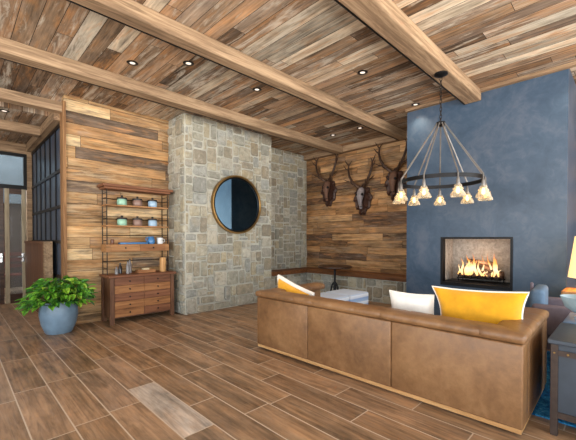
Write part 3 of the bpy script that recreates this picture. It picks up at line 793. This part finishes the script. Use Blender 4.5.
B = (1.66, 5.40)
jar('candle', (B[0]+.12, B[1]+.28, 1.20), .028, .13, 'candle', None, 'brown glass candle at the left end of the tray shelf', 'candle', None)
tag(obj('tray', box(-.22, .22, -.06, .06, 0, .03, bev=.01), 'ceramblue', None, True, (B[0]+.44, B[1]+.29, 1.20)), 'long flat blue tray on the shelf above the counter', 'tray')
pi = thing('pitcher', 'blue ceramic pitcher at the right end of the long blue tray', 'pitcher', (B[0]+.735, B[1]+.29, 1.20))
obj('body', lathe_bm([(0, 0), (.05, 0), (.062, .04), (.055, .08), (.04, .105), (.046, .125), (.04, .125), (.034, .105), (0, .02)], 20), 'ceramblue', pi, True)
obj('handle', tube_bm([(-.044, 0, .11), (-.085, 0, .1), (-.09, 0, .06), (-.055, 0, .035)], .008), 'ceramblue', pi, True)
wc = thing('mug', 'white mug at the right end of the tray shelf', 'mug', (B[0]+.88, B[1]+.28, 1.20))
obj('body', lathe_bm([(0, 0), (.045, 0), (.05, .01), (.05, .105), (.044, .105), (.044, .012), (0, .012)], 20), 'ceramwhite', wc, True)
obj('handle', tube_bm([(.048, 0, .085), (.08, 0, .075), (.08, 0, .035), (.048, 0, .025)], .007), 'ceramwhite', wc, True)
for x, y, r_, h, m_, lb in ((.16, .22, .026, .12, 'greyglass', 'short grey bottle at the left of the hutch counter'), (.24, .30, .028, .17, 'darkbottle', 'dark bottle second from left on the hutch counter'),
                           (.32, .20, .026, .20, 'greyglass', 'tall grey bottle third from left on the hutch counter'), (.38, .28, .03, .23, 'greyglass', 'tallest grey bottle on the hutch counter')):
    t = thing('bottle', lb, 'bottle', (B[0]+x, B[1]+y, .735), 0, 'bottles on the hutch counter')
    obj('body', lathe_bm([(0, 0), (r_, 0), (r_, h*.62), (r_*.4, h*.8), (r_*.38, h*.92), (0, h*.92)], 16), m_, t, True)
    obj('cap', lathe_bm([(0, h*.9), (r_*.45, h*.9), (r_*.45, h), (0, h)], 12), 'lid', t, True)
t = thing('serving_box', 'shallow wooden box holding a cream block on the hutch counter', 'box', (B[0]+.60, B[1]+.2, .735))
bm = bmesh.new(); bx(bm, -.14, .14, -.06, .06, 0, .012); bx(bm, -.14, .14, -.06, -.05, .012, .05); bx(bm, -.14, .14, .05, .06, .012, .05); bx(bm, -.14, -.13, -.05, .05, .012, .05); bx(bm, .13, .14, -.05, .05, .012, .05)
obj('box_body', bm, 'walnut_tan', t)
tag(obj('block', box(-.05, .05, -.035, .035, 0, .06, bev=.006), 'cream', None, False, (B[0]+.60, B[1]+.2, .747)), 'cream block inside the shallow wooden box on the hutch', 'block')
tag(obj('wooden_vase', lathe_bm([(0, 0), (.05, 0), (.05, .22), (.044, .235), (.04, .235), (.04, .03), (0, .03)], 22), 'tanwood', None, True, (B[0]+.88, B[1]+.17, .735)), 'tan wooden cylinder vase at the right of the hutch counter', 'vase')

# ------------------------------------------------------------------ potted plant
pc = (1.045, 5.545)
pl = thing('potted_plant', 'leafy green plant in a round blue grey pot by the plank wall', 'plant', pc+(0,))
obj('pot', lathe_bm([(0, 0), (.15, 0), (.165, .02), (.205, .12), (.228, .24), (.226, .33), (.205, .415), (.205, .435), (.188, .435), (.188, .39), (.0, .385)], 40), 'pot', pl, True)
obj('soil', lathe_bm([(0, .40), (.187, .392), (.187, .386), (0, .386)], 30), 'soil', pl, True)
lf = bmesh.new(); st = bmesh.new(); lay = lf.loops.layers.float_color.new('Col'); lr = random.Random(21)
for k in range(520):
    a = lr.uniform(0, 2*math.pi); q = lr.random()**.55
    rr = .40*q; zc = .47+.30*math.sqrt(max(0, 1-q*q*.95))*lr.uniform(.35, 1.0)
    if q > .75: zc -= lr.uniform(0, .10)
    p = Vector((rr*math.cos(a), rr*math.sin(a), zc))
    if p.x < -.2 : p.z -= .08*(-p.x)/.4
    if p.z < .42 and math.hypot(p.x, p.y) < .30: p.z = lr.uniform(.43, .5)
    if p.y > .27-(.1): p.y = .17-lr.uniform(0, .25)
    if p.y > .1 and p.x < .0: pass
    L = lr.uniform(.07, .125); W2 = L*.36
    d = Vector((math.cos(a)+lr.uniform(-.6, .6), math.sin(a)+lr.uniform(-.6, .6), lr.uniform(-.7, .35))).normalized()
    up = Vector((lr.uniform(-.4, .4), lr.uniform(-.4, .4), 1)); sd = d.cross(up).normalized(); up = sd.cross(d)
    pr = [(0, .0, 0), (.2, .75, .02), (.45, 1., .03), (.72, .7, .0), (1., 0, -.06)]
    mid = [lf.verts.new(p+d*L*t_+up*L*(b-.10*t_*t_)) for t_, w_, b in pr]
    lft = [lf.verts.new(p+d*L*t_+sd*W2*w_+up*L*(b+.10-.12*t_*t_)) for t_, w_, b in pr[1:4]]; rgt = [lf.verts.new(p+d*L*t_-sd*W2*w_+up*L*(b+.10-.12*t_*t_)) for t_, w_, b in pr[1:4]]
    c0 = lr.choice([(84,146,40),(112,172,52),(62,120,40),(150,190,62),(76,132,48),(50,98,42),(98,156,44)]); c0 = srgb(c0)
    for sdv in (lft, rgt):
        fs = [(mid[0], mid[1], sdv[0]), (mid[1], mid[2], sdv[1], sdv[0]), (mid[2], mid[3], sdv[2], sdv[1]), (mid[3], mid[4], sdv[2])]
        for f in fs:
            f = lf.faces.new(f); f.smooth = True
            for lp in f.loops: lp[lay] = c0
    if k % 7 == 0:
        tube(st, [(.05*math.cos(a), .05*math.sin(a), .39), (p.x*.6, p.y*.6, max(.44, p.z*.85)), tuple(p)], .004, 5)
def leafobj():
    me = bpy.data.meshes.new('foliage'); lf.to_mesh(me); lf.free(); me.materials.append(M['leaf'])
    o = bpy.data.objects.new('foliage', me); COL.objects.link(o); o.parent = pl
leafobj(); obj('stem', st, 'stem', pl, True)

# ------------------------------------------------------------------ right hand side: trunk table, dark table, bowl, armchair, lamp table, rug
tag(obj('rug', box(0, 1.8, 0, 3.3, 0, .012, bev=.003), 'rug', None, False, (3.02, -.6, 0)), 'deep blue mottled rug under the front of the sofa', 'rug')
tt = thing('trunk_table', 'dark metal trunk side table beside the right arm of the sofa', 'side table', (2.80, -.24, 0))
for x in (.0, .56):
    for y in (.0, .56): obj('leg', box(x, x+.04, y, y+.04, 0 if x < .3 else .0125, .62, bev=.003), 'leg', tt)
obj('panel_box', box(.012, .588, .012, .588, .145, .60), 'steelbox', tt)
for z0, z1 in ((.53, .565), (.12, .16)):
    bm = bmesh.new(); bx(bm, .003, .597, .003, .03, z0, z1); bx(bm, .003, .597, .57, .597, z0, z1); bx(bm, .003, .03, .03, .57, z0, z1); bx(bm, .57, .597, .03, .57, z0, z1)
    obj('rail', bm, 'leg', tt)
obj('lower_shelf', box(.03, .57, .03, .57, .115, .14), 'walnut_tan', tt)
obj('top', box(-.015, .615, -.015, .615, .605, .635, bev=.006), 'steelbox', tt)
for y in [0.02+.07*k for k in range(9)]:
    bm = bmesh.new(); bmesh.ops.create_icosphere(bm, subdivisions=1, radius=.008, matrix=Matrix.Translation((.001, y, .5475)))
    obj('rivet', bm, 'bronze', tt)
dt = thing('cocktail_table', 'dark side table with a glossy blue top behind the trunk table', 'side table', (3.60, -.25, .0125))
obj('body', box(.0, .5, .0, .62, .05, .56, bev=.006), 'black', dt)
obj('top', box(-.015, .515, -.015, .635, .56, .592, bev=.005), 'bluegloss', dt)
for x in (.03, .43):
    for y in (.03, .55): obj('foot', box(x, x+.04, y, y+.04, 0, .05), 'black', dt)
bw = thing('bowl', 'footed clear glass bowl on the glossy blue side table', 'bowl', (3.83, .28, .6045))
obj('bowl_glass', lathe_bm([(0, .045), (.06, .055), (.12, .10), (.15, .19), (.145, .19), (.115, .108), (.055, .065), (0, .057)], 28), 'bowlglass', bw, True)
obj('foot', lathe_bm([(0, 0), (.055, 0), (.05, .012), (.02, .025), (.02, .045), (0, .046)], 20), 'paleblue', bw, True)
ac = thing('armchair', 'mauve grey armchair seen behind the right end of the sofa', 'armchair', (4.53, .50, .0125), R(4))
obj('seat', box(-.28, .28, -.62, .12, .16, .42, bev=.03, seg=3), 'mauve', ac, True)
obj('backrest', box(-.28, .28, .12, .24, .16, .76, bev=.04, seg=4), 'bluegrey', ac, True)
obj('back_frame', box(-.02, .02, .235, .262, .2, .80, bev=.008), 'mauve', ac)
for s in (-1, 1): obj('arm', box(-.33 if s < 0 else .26, -.26 if s < 0 else .33, -.55, .22, .30, .62, bev=.03, seg=3), 'mauve', ac, True)
for x in (-.32, .275):
    for y in (-.55, .17): obj('leg', box(x, x+.045, y, y+.045, 0, .31), 'leg', ac)
lt = thing('console_table', 'wooden lamp table at the right edge before the plank wall', 'table', (4.89, -.32, .0))
obj('table_top', box(0, .44, 0, .86, .66, .70, bev=.006), 'shelfwood', lt)
for x in (.02, .37):
    for y in (.03, .78): obj('leg', box(x, x+.05, y, y+.05, 0, .66), 'leg', lt)
lm = thing('table_lamp', 'table lamp with a glowing cream shade at the right edge', 'lamp', (5.11, .29, .70))
obj('base', lathe_bm([(0, 0), (.09, 0), (.085, .015), (.03, .03), (.05, .10), (.03, .17), (.012, .2), (.012, .26), (0, .26)], 24), 'iron', lm, True)
obj('lamp_shade', lathe_bm([(.21, .15), (.215, .15), (.155, .62), (.15, .62), (.21, .15)], 40), 'shade', lm, True)
lamp('lamp_bulb', 'POINT', (0, 0, .38), 5, (255,206,140), lm, shadow_soft_size=.05)
# bench seen through the hall door
rb = thing('hall_bench', 'red brown slatted bench seen through the hall glass door', 'bench', (.80, 10.2, 0))
obj('seat', box(-.3, .5, -.2, .2, .42, .46), 'redwood', rb)
for z in (.6, .74, .88): obj('back_slat', box(-.3, .5, .17, .19, z, z+.08), 'redwood', rb)
for x in (-.28, .44):
    for y in (-.19, .15): obj('leg', box(x, x+.05, y, y+.04, 0, .42 if y < 0 else .98), 'redwood', rb)

# ------------------------------------------------------------------ camera and colour
cam = bpy.data.cameras.new('camera'); co = bpy.data.objects.new('camera', cam); COL.objects.link(co)
co.location = (0, 0, 1.30); co.rotation_euler = (R(90-.8), 0, R(45.2-90))
cam.sensor_width = 36; cam.lens = 339/576*36; cam.shift_y = (242.73-220)/576; cam.clip_start = .05
S.camera = co
S.view_settings.view_transform = 'Standard'; S.view_settings.look = 'None'; S.view_settings.gamma = 1
S.view_settings.use_curve_mapping = False; S.view_settings.exposure = 0.97
S.cycles.use_denoising = True; S.cycles.max_bounces = 8; S.cycles.diffuse_bounces = 5; S.cycles.transparent_max_bounces = 12
S.cycles.sample_clamp_indirect = 8; S.cycles.caustics_reflective = False; S.cycles.caustics_refractive = False
